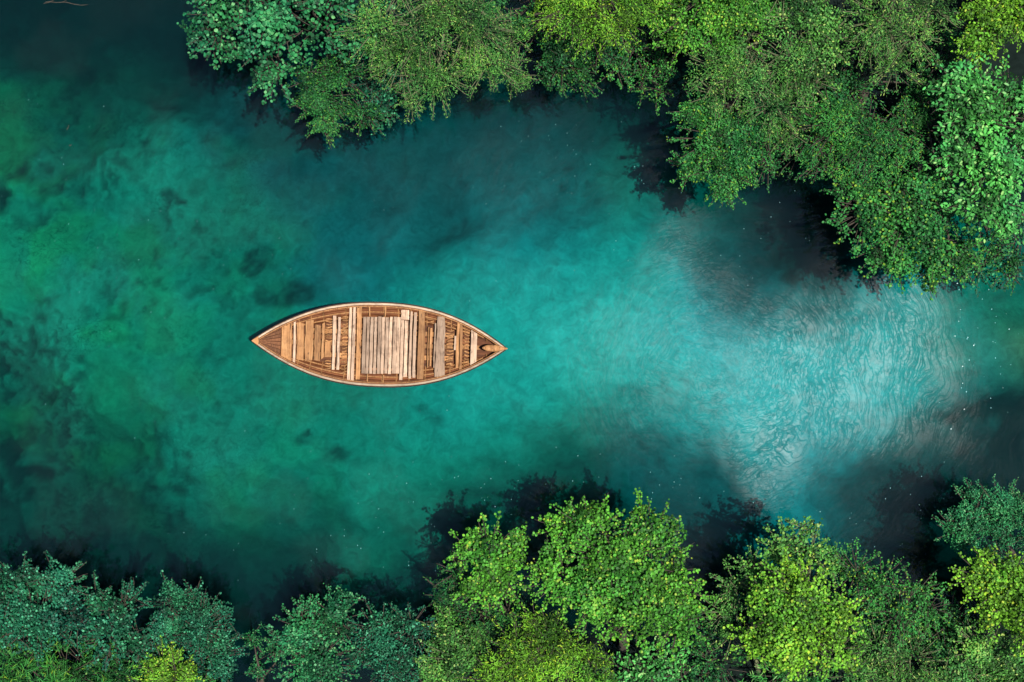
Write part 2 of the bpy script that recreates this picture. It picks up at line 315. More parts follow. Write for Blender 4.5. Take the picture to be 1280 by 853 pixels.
# ------------------------------------------------------------------ WATER
GC = P(1035, 470)
def build_water():
    def sm(a, b, v):
        t = np.clip((v-a)/(b-a), 0, 1); return t*t*(3-2*t)
    gx = np.concatenate([[-200,-100,-50,-25], np.arange(-15, 15.01, .15), [25,50,100,200]]); gy = np.concatenate([[-200,-100,-50,-20], np.arange(-10.5, 10.51, .15), [20,50,100,200]])
    X, Y = np.meshgrid(gx, gy); px = X/K+640; py = -Y/K+426.5
    wx = (fbm(px/60, py/60, 71, 5)-.5)*85; wy = (fbm(px/60, py/60, 81, 5)-.5)*85
    qx = px+wx; qy = py+wy
    # wind-ruffled patch of the surface: everything else lies calm
    E = lambda cx, cy, rx, ry: 1 - sm(.55, 1.25, np.sqrt(((qx-cx)/rx)**2 + ((qy-cy)/ry)**2))
    W = lambda cx, cy, rx, ry: 1 - sm(.15, 1.3, np.sqrt(((qx-cx)/rx)**2 + ((qy-cy)/ry)**2))
    ruf = .30*np.maximum.reduce([W(1040,470,200,125)*.66, W(1120,440,100,110)*.8, W(960,550,78,88)*.85, W(870,330,80,60)*.22, W(860,440,160,130)*.22, W(660,230,150,70)*.04, W(1090,570,120,60)*.3])
    for (cx, cy, rx, ry) in ((960,290,85,72),(1120,610,120,62),(1265,450,75,160)):
        ruf = ruf*(1 - (1 - sm(.5, 1.2, np.sqrt(((qx-cx)/rx)**2 + ((qy-cy)/ry)**2))))
    base = .12 + .1*fbm(px/120, py/120, 91, 3)
    ruf = np.clip(ruf + base*.05*np.clip((fbm(px/70+3, py/70, 95, 3)-.42)*6, 0, 1), 0, 1)
    ny, nx = X.shape
    V = np.stack([X, Y, np.zeros(X.shape)], -1).reshape(-1, 3)
    i = np.arange(ny-1)[:, None]*nx + np.arange(nx-1)[None]
    F = np.stack([i, i+1, i+nx+1, i+nx], -1).reshape(-1, 4).tolist()
    V = V.tolist(); b = len(V)
    V += [(-200,-200,-9),(200,-200,-9),(200,200,-9),(-200,200,-9)]
    F.append([b+3,b+2,b+1,b])
    F.append([b, b+1] + list(range(nx-1, -1, -1)))
    F.append([b+2, b+3] + [(ny-1)*nx + k for k in range(nx)])
    F.append([b+1, b+2] + [k*nx + nx-1 for k in range(ny-1, -1, -1)])
    F.append([b+3, b] + [k*nx for k in range(ny)])
    me = bpy.data.meshes.new('water'); me.from_pydata(V, [], F)
    a = me.attributes.new('ruffle', 'FLOAT', 'POINT'); a.data.foreach_set('value', np.concatenate([ruf.ravel(), np.zeros(4)]).astype(np.float32))
    m, n, L, out = mat('river_water')
    at = n('ShaderNodeAttribute', attribute_name='ruffle'); tc = n('ShaderNodeTexCoord')
    def M(op, x, y=None):
        q = n('ShaderNodeMath', operation=op)
        for i_, v in enumerate((x, y)):
            if v is None: continue
            if isinstance(v, (int, float)): q.inputs[i_].default_value = v
            else: L(v, q.inputs[i_])
        return q.outputs[0]
    # ring ripples spreading round the middle of the ruffled patch: broken arcs
    wn = n('ShaderNodeTexNoise', _Scale=.45, _Detail=3.0); L(tc.outputs['Object'], wn.inputs['Vector'])
    w1 = n('ShaderNodeVectorMath', operation='SUBTRACT'); L(wn.outputs['Color'], w1.inputs[0]); w1.inputs[1].default_value = (.5,.5,.5)
    w2 = n('ShaderNodeVectorMath', operation='SCALE'); L(w1.outputs[0], w2.inputs[0]); w2.inputs['Scale'].default_value = 1.6
    w3 = n('ShaderNodeVectorMath', operation='ADD'); L(tc.outputs['Object'], w3.inputs[0]); L(w2.outputs[0], w3.inputs[1])
    w4 = n('ShaderNodeVectorMath', operation='SUBTRACT'); L(w3.outputs[0], w4.inputs[0]); w4.inputs[1].default_value = (GC.x-2.4, GC.y+.2, 0)
    se = n('ShaderNodeSeparateXYZ'); L(w4.outputs[0], se.inputs[0])
    rr = M('SQRT', M('ADD', M('MULTIPLY', se.outputs[0], se.outputs[0]), M('MULTIPLY', se.outputs[1], se.outputs[1])))
    th = M('ARCTAN2', se.outputs[1], se.outputs[0])
    cb = n('ShaderNodeCombineXYZ'); L(M('MULTIPLY', rr, 10.0), cb.inputs[0]); L(M('MULTIPLY', M('SINE', th), 5.0), cb.inputs[1]); L(M('MULTIPLY', M('COSINE', th), 5.0), cb.inputs[2])
    n1 = n('ShaderNodeTexNoise', _Scale=1.0, _Detail=1.6, _Roughness=.5, _Distortion=.9); L(cb.outputs[0], n1.inputs['Vector'])
    n2 = n('ShaderNodeTexNoise', _Scale=7.0, _Detail=4.0, _Roughness=.6, _Distortion=.6); L(tc.outputs['Object'], n2.inputs['Vector'])
    n3 = n('ShaderNodeTexNoise', _Scale=1.3, _Detail=2.0); L(tc.outputs['Object'], n3.inputs['Vector'])
    ridge = M('ABSOLUTE', M('SUBTRACT', n1.outputs[0], .5))
    gv = n('ShaderNodeMapRange', interpolation_type='SMOOTHSTEP'); L(ridge, gv.inputs[0]); gv.inputs[1].default_value = 0; gv.inputs[2].default_value = .045
    r2 = M('ABSOLUTE', M('SUBTRACT', n2.outputs[0], .5))
    g2 = n('ShaderNodeMapRange', interpolation_type='SMOOTHSTEP'); L(r2, g2.inputs[0]); g2.inputs[1].default_value = 0; g2.inputs[2].default_value = .06
    h = M('ADD', M('ADD', M('MULTIPLY', gv.outputs[0], .012), M('MULTIPLY', g2.outputs[0], .0018)), M('ADD', M('MULTIPLY', n1.outputs[0], .014), M('MULTIPLY', n3.outputs[0], .03)))
    rm = n('ShaderNodeMapRange', interpolation_type='SMOOTHSTEP'); L(rr, rm.inputs[0]); rm.inputs[1].default_value = .3; rm.inputs[2].default_value = 2.8; rm.inputs[3].default_value = .6; rm.inputs[4].default_value = 1.0
    n4 = n('ShaderNodeTexNoise', _Scale=.9, _Detail=3.0); L(tc.outputs['Object'], n4.inputs['Vector'])
    pm = n('ShaderNodeMapRange'); L(n4.outputs[0], pm.inputs[0]); pm.inputs[1].default_value = .38; pm.inputs[2].default_value = .62; pm.inputs[3].default_value = .25; pm.inputs[4].default_value = 1.15
    bs = M('MULTIPLY', M('MULTIPLY', rm.outputs[0], pm.outputs[0]), 1.1)
    bu = n('ShaderNodeBump', _Distance=1.0); L(h, bu.inputs['Height']); L(bs, bu.inputs['Strength'])
    ga = n('ShaderNodeBsdfGlossy', _Roughness=.03)
    gb = n('ShaderNodeBsdfGlossy', _Roughness=.325); L(bu.outputs[0], gb.inputs['Normal'])
    for q in (ga, gb): q.inputs['Color'].default_value = (1,1,1,1)
    gc_ = n('ShaderNodeBsdfGlossy', _Roughness=.85); L(bu.outputs[0], gc_.inputs['Normal'])
    gm = n('ShaderNodeMixShader'); cl = n('ShaderNodeClamp'); L(M('MULTIPLY', at.outputs['Fac'], 14.0), cl.inputs[0]); L(cl.outputs[0], gm.inputs[0]); L(ga.outputs[0], gm.inputs[1]); L(gc_.outputs[0], gm.inputs[2])
    gl = n('ShaderNodeMixShader'); L(at.outputs['Fac'], gl.inputs[0]); L(gm.outputs[0], gl.inputs[1]); L(gb.outputs[0], gl.inputs[2])
    fr = n('ShaderNodeFresnel', _IOR=1.33)
    tr = n('ShaderNodeBsdfTransparent')
    mx = n('ShaderNodeMixShader'); L(fr.outputs[0], mx.inputs[0]); L(tr.outputs[0], mx.inputs[1]); L(gl.outputs[0], mx.inputs[2])
    L(mx.outputs[0], out.inputs['Surface'])
    ab = n('ShaderNodeVolumeAbsorption'); S = (1.60, .345, .365); D = 2.2
    ab.inputs['Color'].default_value = tuple(1 - s/D for s in S) + (1,); ab.inputs['Density'].default_value = D
    vs = n('ShaderNodeVolumeScatter', _Density=.022, _Anisotropy=0.0); vs.inputs['Color'].default_value = (.35, .85, .95, 1)
    av = n('ShaderNodeAddShader'); L(ab.outputs[0], av.inputs[0]); L(vs.outputs[0], av.inputs[1])
    L(av.outputs[0], out.inputs['Volume'])
    tag(link('water', me, m), kind='structure')

# ------------------------------------------------------------------ TREES
def rand_dirs(n, zmin=-.2):
    z = rng.uniform(zmin, 1, n); t = rng.uniform(0, 2*np.pi, n); r = np.sqrt(1 - z*z)
    return np.stack([r*np.cos(t), r*np.sin(t), z], -1)
LEAFSHAPE = {   # half widths at 1/4 and 2/3 of the length
 'round': (.36,.40), 'oval': (.26,.27), 'narrow': (.14,.12), 'strap': (.05,.045), 'big': (.22,.24)}
def leaves_mesh(name, pos, nor, out, size, shape, tone):
    n = len(pos); nor = nor/np.linalg.norm(nor, axis=1)[:, None]
    ax = out - nor*np.sum(out*nor, 1)[:, None]; ax /= (np.linalg.norm(ax, axis=1)[:, None] + 1e-9)
    sd = np.cross(nor, ax); w1, w2 = LEAFSHAPE[shape]
    f = rng.uniform(.0, .16, n)
    T = [(0,0,0),(.25,-w1,1),(.68,-w2,1),(1,0,-.4),(.68,w2,1),(.25,w1,1)]
    V = np.empty((n, 6, 3))
    for i, (a, b, c) in enumerate(T):
        V[:, i] = pos + (ax*(a-.4) + sd*b + nor*(c*f)[:, None]) * size[:, None]
    base = np.arange(n)[:, None]*6
    F = np.concatenate([base + np.array([[0,1,2,3]]), base + np.array([[0,3,4,5]])])
    return np_mesh(name, V.reshape(-1, 3), F, np.repeat(tone, 6))

N_LEAVES = 0
def plant(name, label, cat, group, lobes, col, shape='oval', leaf=.085, fill=1.0, cover=1.5, root=None, sprig=1.0, bark=None, rsub=.34, flat=.62, twig=True, upright=.9, trunk_r=.11):
    """lobes: (px, py, radius px, height of lobe centre)"""
    global N_LEAVES
    bark = bark or BARK; leaf *= .70; lobes = [(a, b, r_, z*.64) for a, b, r_, z in lobes]
    Cs = [P(a, b, z) for a, b, r, z in lobes]
    cen = sum(Cs, Vector())/len(Cs)
    if root is None: root = (lobes[0][0], lobes[0][1])
    rt = P(root[0], root[1], 0)
    e = bpy.data.objects.new(name, None); C.objects.link(e); e.location = (rt.x, rt.y, -.05)
    tag(e, label, cat, group)
    off = np.array([rt.x, rt.y, -.05])
    pos = []; nor = []; outd = []; siz = []; ton = []
    tb = MB()
    zlow = min(c.z for c in Cs)
    fork = Vector((rt.x*.55+cen.x*.45, rt.y*.55+cen.y*.45, max(zlow*.55, .4)))
    tb.tube([tuple(Vector((rt.x,rt.y,-.6))-Vector(off)), tuple(Vector((rt.x+(fork.x-rt.x)*.3, rt.y+(fork.y-rt.y)*.3, fork.z*.45))-Vector(off)), tuple(fork-Vector(off))], [trunk_r*1.4, trunk_r, trunk_r*.75], 7)
    for (a, b, r, z), c in zip(lobes, Cs):
        Rm = r*K*(H-z)/H; rz = min(Rm*flat, 1.3)
        mid = (fork + c)*.5 + Vector((random.uniform(-.2,.2), random.uniform(-.2,.2), random.uniform(0,.25)))
        base_c = c - Vector((0,0,rz*.45))
        tb.tube([tuple(fork-Vector(off)), tuple(mid-Vector(off)), tuple(base_c-Vector(off))], [trunk_r*.55, trunk_r*.38, trunk_r*.22], 5)
        rs = min(rsub, max(Rm*.38, .16))
        lt = random.gauss(0, .09)
        ns = max(4, int(2.3*fill*(Rm/rs)**2))
        d = rand_dirs(ns, -.05); f = rng.uniform(.35, 1.0, ns)**.5
        ang = np.arctan2(d[:, 1], d[:, 0]); ph = rng.uniform(0, 6.28, 3)
        mod = 1 + .13*np.sin(3*ang+ph[0]) + .10*np.sin(5*ang+ph[1]) + .07*np.sin(9*ang+ph[2])
        sc = np.array([Rm-rs*.6, Rm-rs*.6, rz])
        sub = np.array(c) + d*f[:, None]*sc*np.stack([mod, mod, np.ones(ns)], -1)
        for k in range(ns):
            q = rs*random.uniform(.6, 1.25)
            m_ = int(.55*cover*math.pi*q*q/(.5*leaf*leaf*(1.1 if shape in ('round',) else .75)) * random.uniform(.7, 1.15))
            if shape == 'strap': m_ = int(m_*.45)
            dd = rand_dirs(m_, -.35); ff = .35 + .65*rng.random(m_)**.55
            s3 = np.array([q, q, q*.7])
            p = sub[k] + dd*ff[:, None]*s3
            pos.append(p)
            nn = np.array([0,0,upright]) + dd*.75 + rng.normal(0, .33, (m_, 3)); nor.append(nn)
            outd.append(dd*np.array([1,1,.2]) + rng.normal(0, .45, (m_, 3)))
            siz.append(leaf*rng.uniform(.6, 1.3, m_))
            t0 = random.gauss(lt, .15)
            ton.append(np.clip(rng.normal(.42, .20, m_) + t0, 0, .93))
            if twig and random.random() < .4:
                s = Vector(sub[k]); st = base_c + (s-base_c)*.2; md = (st+s)*.5 + Vector((random.uniform(-.1,.1), random.uniform(-.1,.1), random.uniform(-.05,.1)))
                tb.tube([tuple(st-Vector(off)), tuple(md-Vector(off)), tuple(s+Vector((0,0,q*.3))-Vector(off))], [.022,.014,.006], 4)
                for _ in range(3):
                    d3 = Vector(rand_dirs(1, 0)[0])
                    tb.tube([tuple(s-Vector(off)), tuple(s+d3*q*.6+Vector((0,0,.03))-Vector(off)), tuple(s+d3*q*1.0-Vector(off))], [.009,.006,.003], 3)
        # sprigs reaching out of the outline
        nsp = int(sprig*2*math.pi*Rm/.24)
        for k in range(nsp):
            t = random.uniform(0, 2*math.pi); dv = Vector((math.cos(t), math.sin(t), random.uniform(-.2,.35)))
            st = c + Vector((dv.x*Rm*.8, dv.y*Rm*.8, rz*random.uniform(-.2,.45)))
            ln = random.uniform(.15, .5)*(.6+.4*min(Rm, 1.5)); bend = Vector((-dv.y, dv.x, 0))*random.uniform(-.15, .15)
            en = st + dv*ln + bend
            tb.tube([tuple(st - dv*.3-Vector(off)), tuple((st+en)*.5+bend*.4-Vector(off)), tuple(en-Vector(off))], [.012,.008,.004], 4)
            m_ = max(5, int(ln/leaf*3.4))
            u = rng.random(m_); p = np.array(st) + (np.array(en-st))*u[:, None] + rng.normal(0, leaf*.55, (m_, 3))
            pos.append(p); nor.append(np.array([0,0,1.]) + rng.normal(0, .35, (m_, 3)))
            outd.append(np.array(dv) + rng.normal(0, .7, (m_, 3))); siz.append(leaf*rng.uniform(.6,1.15,m_))
            ton.append(np.clip(rng.normal(.55, .2, m_), 0, 1))
    pos = np.concatenate(pos) - off; tone = np.concatenate(ton)
    r_ = rng.random(len(pos)); tone = np.where(r_ > .96, 1.0, tone)
    siz = np.concatenate(siz)
    if shape == 'strap': siz = siz*3.2
    N_LEAVES += len(pos)
    me = leaves_mesh(name+'_crown', pos, np.concatenate(nor), np.concatenate(outd), siz, shape, tone)
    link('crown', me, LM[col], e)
    tb.build('trunk', bark, e, smooth=True)
    return e

GT = 'trees leaning over the upper bank'; GB = 'trees and bushes along the lower bank'
T = 'tree'; S_ = 'bush'
TREES = [
 # ---- upper bank, left to right
 ('tree', 'jade green tree with large round leaves, leftmost at the top edge', T, GT,
   [(285,22,46,3.0),(345,15,52,3.4),(400,30,50,3.2),(330,62,36,2.7),(265,48,26,2.6),(345,92,26,2.3),(450,20,44,3.2),(300,-30,60,3.4)],
   'jade','round',.115,.8,1.15,(360,-50),1.1),
 ('bush', 'dense small-leaved dark green bush hanging lowest below the round-leaved tree', S_, GT,
   [(405,120,32,1.9),(400,150,28,1.6),(425,92,30,2.2),(455,140,22,1.6),(385,100,20,2.0)], 'forest','oval',.07,1,1.3,(410,0),1.2),
 ('bush', 'sparse blue-green bush tucked between dark green bush and olive tree', S_, GT,
   [(478,130,22,1.3),(490,110,24,1.4),(460,105,22,1.4),(470,152,12,1.1)], 'teal','round',.09,.7,1.0,(480,10),1.2),
 ('tree', 'olive yellow fine-leaved tree with pale twigs beside the jade tree', T, GT,
   [(475,35,44,4.0),(530,40,46,4.1),(545,95,42,3.4),(590,30,44,4.0),(610,75,40,3.4),(500,75,36,3.5),(640,95,24,2.9),(560,-15,60,4.2),(515,120,18,2.8),(640,45,28,3.4)],
   'olive','narrow',.078,.85,1.3,(560,-60),1.6),
 ('tree', 'bright lime tree with dense crown at the top edge right of olive tree', T, GT,
   [(715,10,42,4.2),(765,15,40,4.3),(735,38,24,3.7),(690,15,26,4.0),(800,-5,36,4.3),(740,-40,60,4.4)], 'lime','narrow',.085,1.1,1.5,(740,-70),1.3),
 ('bush', 'dark green round bush under the front of the bright lime tree', S_, GT,
   [(705,70,34,2.2),(720,92,26,1.9),(690,95,20,1.8),(745,60,26,2.3)], 'forest','oval',.075,1,1.3,(720,5),1.2),
 ('bush', 'sparse dim bush with open twigs over dark water between two bigger crowns', S_, GT,
   [(770,85,20,1.5),(805,95,24,1.5),(830,80,22,1.6),(822,112,16,1.2),(790,65,18,1.7)], 'mid','oval',.07,.55,.8,(800,10),1.4),
 ('tree', 'vivid green tree at top edge with crown lit brightest in its middle', T, GT,
   [(870,20,44,4.3),(915,30,42,4.3),(855,45,28,3.8),(830,20,26,3.8),(900,-20,60,4.5),(945,10,34,4.1)], 'bright','oval',.08,1.1,1.5,(890,-60),1.2),
 ('tree', 'yellow-olive tree with spreading bare twigs just left of the upper right mass', T, GT,
   [(900,85,36,3.9),(935,95,38,4.0),(965,130,36,3.7),(895,118,26,3.4),(990,75,38,4.0),(930,60,30,4.1),(985,165,24,3.1)], 'olive','narrow',.08,.85,1.3,(960,20),1.5),
 ('tree', 'mid green small-leaved tree ending in a pointed tip above the dark pool', T, GT,
   [(890,170,40,2.9),(900,210,38,2.4),(925,185,42,2.8),(865,206,22,2.2),(905,232,20,1.9),(870,140,24,3.0),(955,170,30,2.8)], 'mid','oval',.075,1.15,1.5,(930,80),1.3),
 ('tree', 'greyish olive tree at the top edge beside a dark gap', T, GT,
   [(1000,25,42,4.4),(1030,55,34,4.1),(1010,100,28,3.8),(985,-20,50,4.5)], 'olive','oval',.075,1,1.3,(1000,-40),1.3),
 ('tree', 'yellow-green tree with long drooping sprays at the top right', T, GT,
   [(1105,20,44,4.8),(1140,45,34,4.5),(1120,80,28,4.0),(1085,55,26,4.2),(1160,10,34,4.8),(1115,-30,50,4.9)], 'olive','narrow',.085,.85,1.2,(1120,-60),1.9),
 ('tree', 'lime tree cut by the top right corner', T, GT,
   [(1235,25,38,4.9),(1265,10,40,4.9),(1225,55,26,4.4),(1285,-20,60,5.0)], 'lime','oval',.09,1.1,1.4,(1270,-60),1.3),
 ('tree', 'medium green tree with feathery crown left of the broad-leaved tree', T, GT,
   [(1045,160,42,3.3),(1085,170,40,3.4),(1110,195,38,3.3),(1060,205,36,3.0),(1025,200,26,2.7),(1015,165,28,3.0),(1130,160,30,3.3)], 'mid','narrow',.09,1.05,1.4,(1080,110),1.4),
 ('tree', 'tall broad-leaved fresh green tree with largest leaves at the right edge', T, GT,
   [(1200,110,36,4.6),(1225,150,42,4.8),(1205,190,34,4.5),(1240,205,40,4.6),(1265,120,34,4.6),(1225,250,40,4.2),(1255,270,30,3.9),(1275,195,30,4.4),(1310,150,60,4.6)],
   'fresh','big',.145,1.15,1.7,(1250,140),1.0),
 ('tree', 'yellow-tipped green tree hanging over the ruffled water', T, GT,
   [(1085,265,40,2.9),(1130,275,44,3.1),(1120,315,38,2.5),(1160,300,38,2.8),(1070,240,28,2.9),(1160,335,24,2.1),(1100,310,28,2.4),(1150,240,40,3.3),(1195,320,28,2.4)],
   'mid','round',.085,1.1,1.5,(1150,190),1.2),
 ('bush', 'blue-green bush low over water beneath the right edge trees', S_, GT,
   [(1250,320,28,1.1),(1275,300,30,1.3),(1225,335,18,.8),(1262,345,14,.7)], 'teal','big',.13,.7,1.0,(1280,260),1.0),
 ('bush', 'shaded green bush filling the gap behind the feathery tree', S_, GT,
   [(1150,120,34,2.0),(1180,60,34,2.4),(1060,110,30,2.0),(1185,250,30,2.4)], 'forest','oval',.08,.7,1.0,(1150,80),1.2),
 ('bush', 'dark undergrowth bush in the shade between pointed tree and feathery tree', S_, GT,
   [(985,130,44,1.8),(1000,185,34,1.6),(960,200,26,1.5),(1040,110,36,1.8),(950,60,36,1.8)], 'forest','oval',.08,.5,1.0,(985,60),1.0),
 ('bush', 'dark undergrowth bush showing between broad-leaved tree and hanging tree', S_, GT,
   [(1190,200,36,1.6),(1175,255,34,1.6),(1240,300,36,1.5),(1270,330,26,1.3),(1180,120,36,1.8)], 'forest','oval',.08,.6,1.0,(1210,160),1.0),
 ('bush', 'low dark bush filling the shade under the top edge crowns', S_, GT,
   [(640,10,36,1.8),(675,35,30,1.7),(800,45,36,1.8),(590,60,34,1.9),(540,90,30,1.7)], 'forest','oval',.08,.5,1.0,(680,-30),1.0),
 # ---- lower bank, left to right
 ('bush', 'teal round-topped bush in the lower left corner', S_, GB,
   [(25,735,34,2.2),(75,730,30,2.2),(50,775,40,2.4),(5,780,34,2.3),(95,770,28,2.1),(-25,750,40,2.3)], 'teal','round',.078,1.05,1.4,(40,830),1.2),
 ('bush', 'teal bush with two soft humps, second from the lower left corner', S_, GB,
   [(150,765,28,2.0),(140,795,34,2.1),(165,745,12,1.7),(120,750,20,1.8),(175,800,22,1.8)], 'teal','round',.078,1.05,1.4,(145,850),1.2),
 ('bush', 'grassy dark green bush with strap leaves along the lower left edge', S_, GB,
   [(30,835,36,1.9),(85,840,36,1.9),(140,850,30,1.7),(0,870,40,1.9)], 'mid','strap',.075,.8,1.2,(60,880),.8),
 ('bush', 'small lime bush glowing at the bottom edge left of centre', S_, GB,
   [(205,835,24,2.2),(225,850,28,2.3),(195,865,30,2.2)], 'lime','oval',.075,1.2,1.6,(215,885),1.0),
 ('bush', 'grey-green bush with tall knobbly sprigs near the lower left', S_, GB,
   [(215,755,26,1.9),(250,785,34,2.0),(280,770,16,1.6),(245,750,14,1.6),(265,820,36,1.9),(205,790,22,1.8)], 'teal','oval',.078,1.05,1.4,(245,850),1.5),
 ('bush', 'tiny pale sprig bush alone over dark water at the bottom', S_, GB,
   [(316,798,11,.9),(343,812,11,.9),(322,840,9,.8)], 'jade','oval',.07,.9,1.1,(330,870),1.0),
 ('bush', 'blue-green bush with dotted small leaves at the bottom left of centre', S_, GB,
   [(385,790,36,2.2),(420,775,32,2.3),(360,805,22,1.9),(400,830,44,2.2),(430,750,12,1.9),(375,765,12,1.8)], 'jade','round',.075,1.05,1.4,(400,870),1.3),
 ('bush', 'dim teal bush beside the olive cascade at the bottom', S_, GB,
   [(475,790,34,2.2),(515,785,28,2.3),(490,830,40,2.1),(450,820,20,2.0)], 'teal','oval',.08,1.0,1.3,(480,870),1.2),
 ('tree', 'rounded vivid green tree standing foremost left of the largest crown', T, GB,
   [(610,690,36,3.4),(630,715,32,3.3),(590,690,22,3.2),(605,728,30,3.1),(640,680,18,3.1)], 'bright','round',.088,1.2,1.6,(600,800),1.1),
 ('bush', 'dark green bush spilling left below the rounded vivid tree', S_, GB,
   [(570,715,22,2.2),(560,745,26,2.1),(600,770,30,2.1),(635,765,24,2.0)], 'forest','narrow',.085,1,1.3,(590,820),1.2),
 ('bush', 'olive speckled bush cascading at the bottom edge below the dark green bush', S_, GB,
   [(560,790,28,2.3),(570,825,36,2.4),(545,850,28,2.2),(600,800,18,2.2)], 'olive','oval',.08,1.1,1.4,(570,870),1.1),
 ('tree', 'largest bright green tree with broad rounded crown on the lower bank', T, GB,
   [(735,665,42,4.0),(705,660,26,3.7),(770,700,50,4.4),(815,665,36,4.0),(820,715,44,4.2),(700,725,32,3.9),(745,745,40,4.2),(850,740,32,3.7),(790,760,46,4.2),(845,775,34,3.7),(800,640,14,3.3),(685,700,18,3.5)],
   'bright','round',.088,1.15,1.6,(780,820),1.2),
 ('tree', 'lime feathery tree filling the bottom edge in front of the largest crown', T, GB,
   [(690,800,36,3.6),(650,815,36,3.6),(725,820,34,3.5),(620,850,36,3.4),(680,855,44,3.6),(670,780,20,3.4),(740,860,36,3.4)], 'lime','narrow',.10,1.15,1.5,(680,890),1.2),
 ('bush', 'teal star-leaved bush at the bottom edge under the largest tree', S_, GB,
   [(820,835,32,2.0),(785,850,30,2.0),(850,850,24,1.8)], 'fresh','big',.12,.9,1.2,(820,880),1.0),
 ('tree', 'yellow-green tree with brightest crown right of the largest one', T, GB,
   [(1000,745,42,4.1),(970,765,40,4.0),(1035,775,36,3.9),(1000,800,46,4.1),(985,722,24,3.8),(950,800,28,3.5),(1045,815,28,3.6)], 'lime','round',.088,1.15,1.5,(1000,850),1.1),
 ('bush', 'thin grey-olive bush reaching left of the yellow-green tree', S_, GB,
   [(920,735,22,2.4),(905,765,18,2.2),(940,715,20,2.4),(955,745,26,2.6),(915,795,18,2.0)], 'olive','oval',.078,.8,1.1,(950,850),1.4),
 ('bush', 'pointed pale olive bush whose yellowish tip reaches highest into the water', S_, GB,
   [(1005,660,13,2.4),(985,685,22,2.6),(1015,690,22,2.7),(975,700,20,2.6),(1040,700,18,2.6)], 'olive','round',.085,1,1.3,(1010,780),1.2),
 ('tree', 'sparse grey-green tree with open branches right of the yellow-green tree', T, GB,
   [(1070,715,24,2.9),(1100,730,28,3.0),(1125,765,32,3.1),(1145,740,22,2.8),(1165,760,18,2.6),(1085,750,20,2.8)], 'mid','oval',.08,.75,1.0,(1110,820),1.5),
 ('bush', 'pale olive bush along the bottom edge below the sparse tree', S_, GB,
   [(1095,810,34,2.3),(1140,825,36,2.4),(1075,845,34,2.2),(1175,850,32,2.4),(1120,860,40,2.3)], 'olive','narrow',.09,.9,1.2,(1120,880),1.4),
 ('bush', 'dark jade bush with tiny leaves alone in water at the right edge', S_, GB,
   [(1215,640,30,1.6),(1250,640,32,1.8),(1195,665,24,1.5),(1235,670,34,1.7),(1275,645,32,1.8),(1215,620,14,1.4),(1300,660,40,1.8)], 'jade','oval',.068,1.0,1.25,(1270,700),1.1),
 ('tree', 'glowing lime tree at the right edge below the dark jade bush', T, GB,
   [(1225,720,28,3.6),(1260,730,36,3.8),(1255,765,32,3.7),(1290,760,50,3.9),(1235,700,16,3.4)], 'lime','round',.085,1.25,1.6,(1280,800),1.1),
 ('bush', 'pale yellow-green bush in the bottom right corner', S_, GB,
   [(1225,810,30,2.6),(1260,820,34,2.7),(1200,840,28,2.4),(1280,855,40,2.6),(1240,870,30,2.5)], 'olive','oval',.082,1.1,1.4,(1250,880),1.2),
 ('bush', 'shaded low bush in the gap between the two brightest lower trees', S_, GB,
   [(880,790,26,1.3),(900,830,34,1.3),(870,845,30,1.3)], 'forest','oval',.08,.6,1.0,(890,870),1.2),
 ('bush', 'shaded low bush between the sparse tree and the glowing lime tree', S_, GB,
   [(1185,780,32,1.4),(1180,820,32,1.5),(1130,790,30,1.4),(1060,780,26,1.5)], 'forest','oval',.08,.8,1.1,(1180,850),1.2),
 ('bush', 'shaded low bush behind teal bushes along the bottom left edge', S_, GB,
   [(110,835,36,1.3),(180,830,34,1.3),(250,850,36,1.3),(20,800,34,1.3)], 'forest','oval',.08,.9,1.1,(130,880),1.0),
 ('bush', 'curly strap-leaved green plant at the bottom edge under yellow-green tree', S_, GB,
   [(975,845,24,1.5),(1010,855,30,1.6),(950,862,22,1.3)], 'fresh','strap',.07,.8,1.1,(990,880),.8),
]

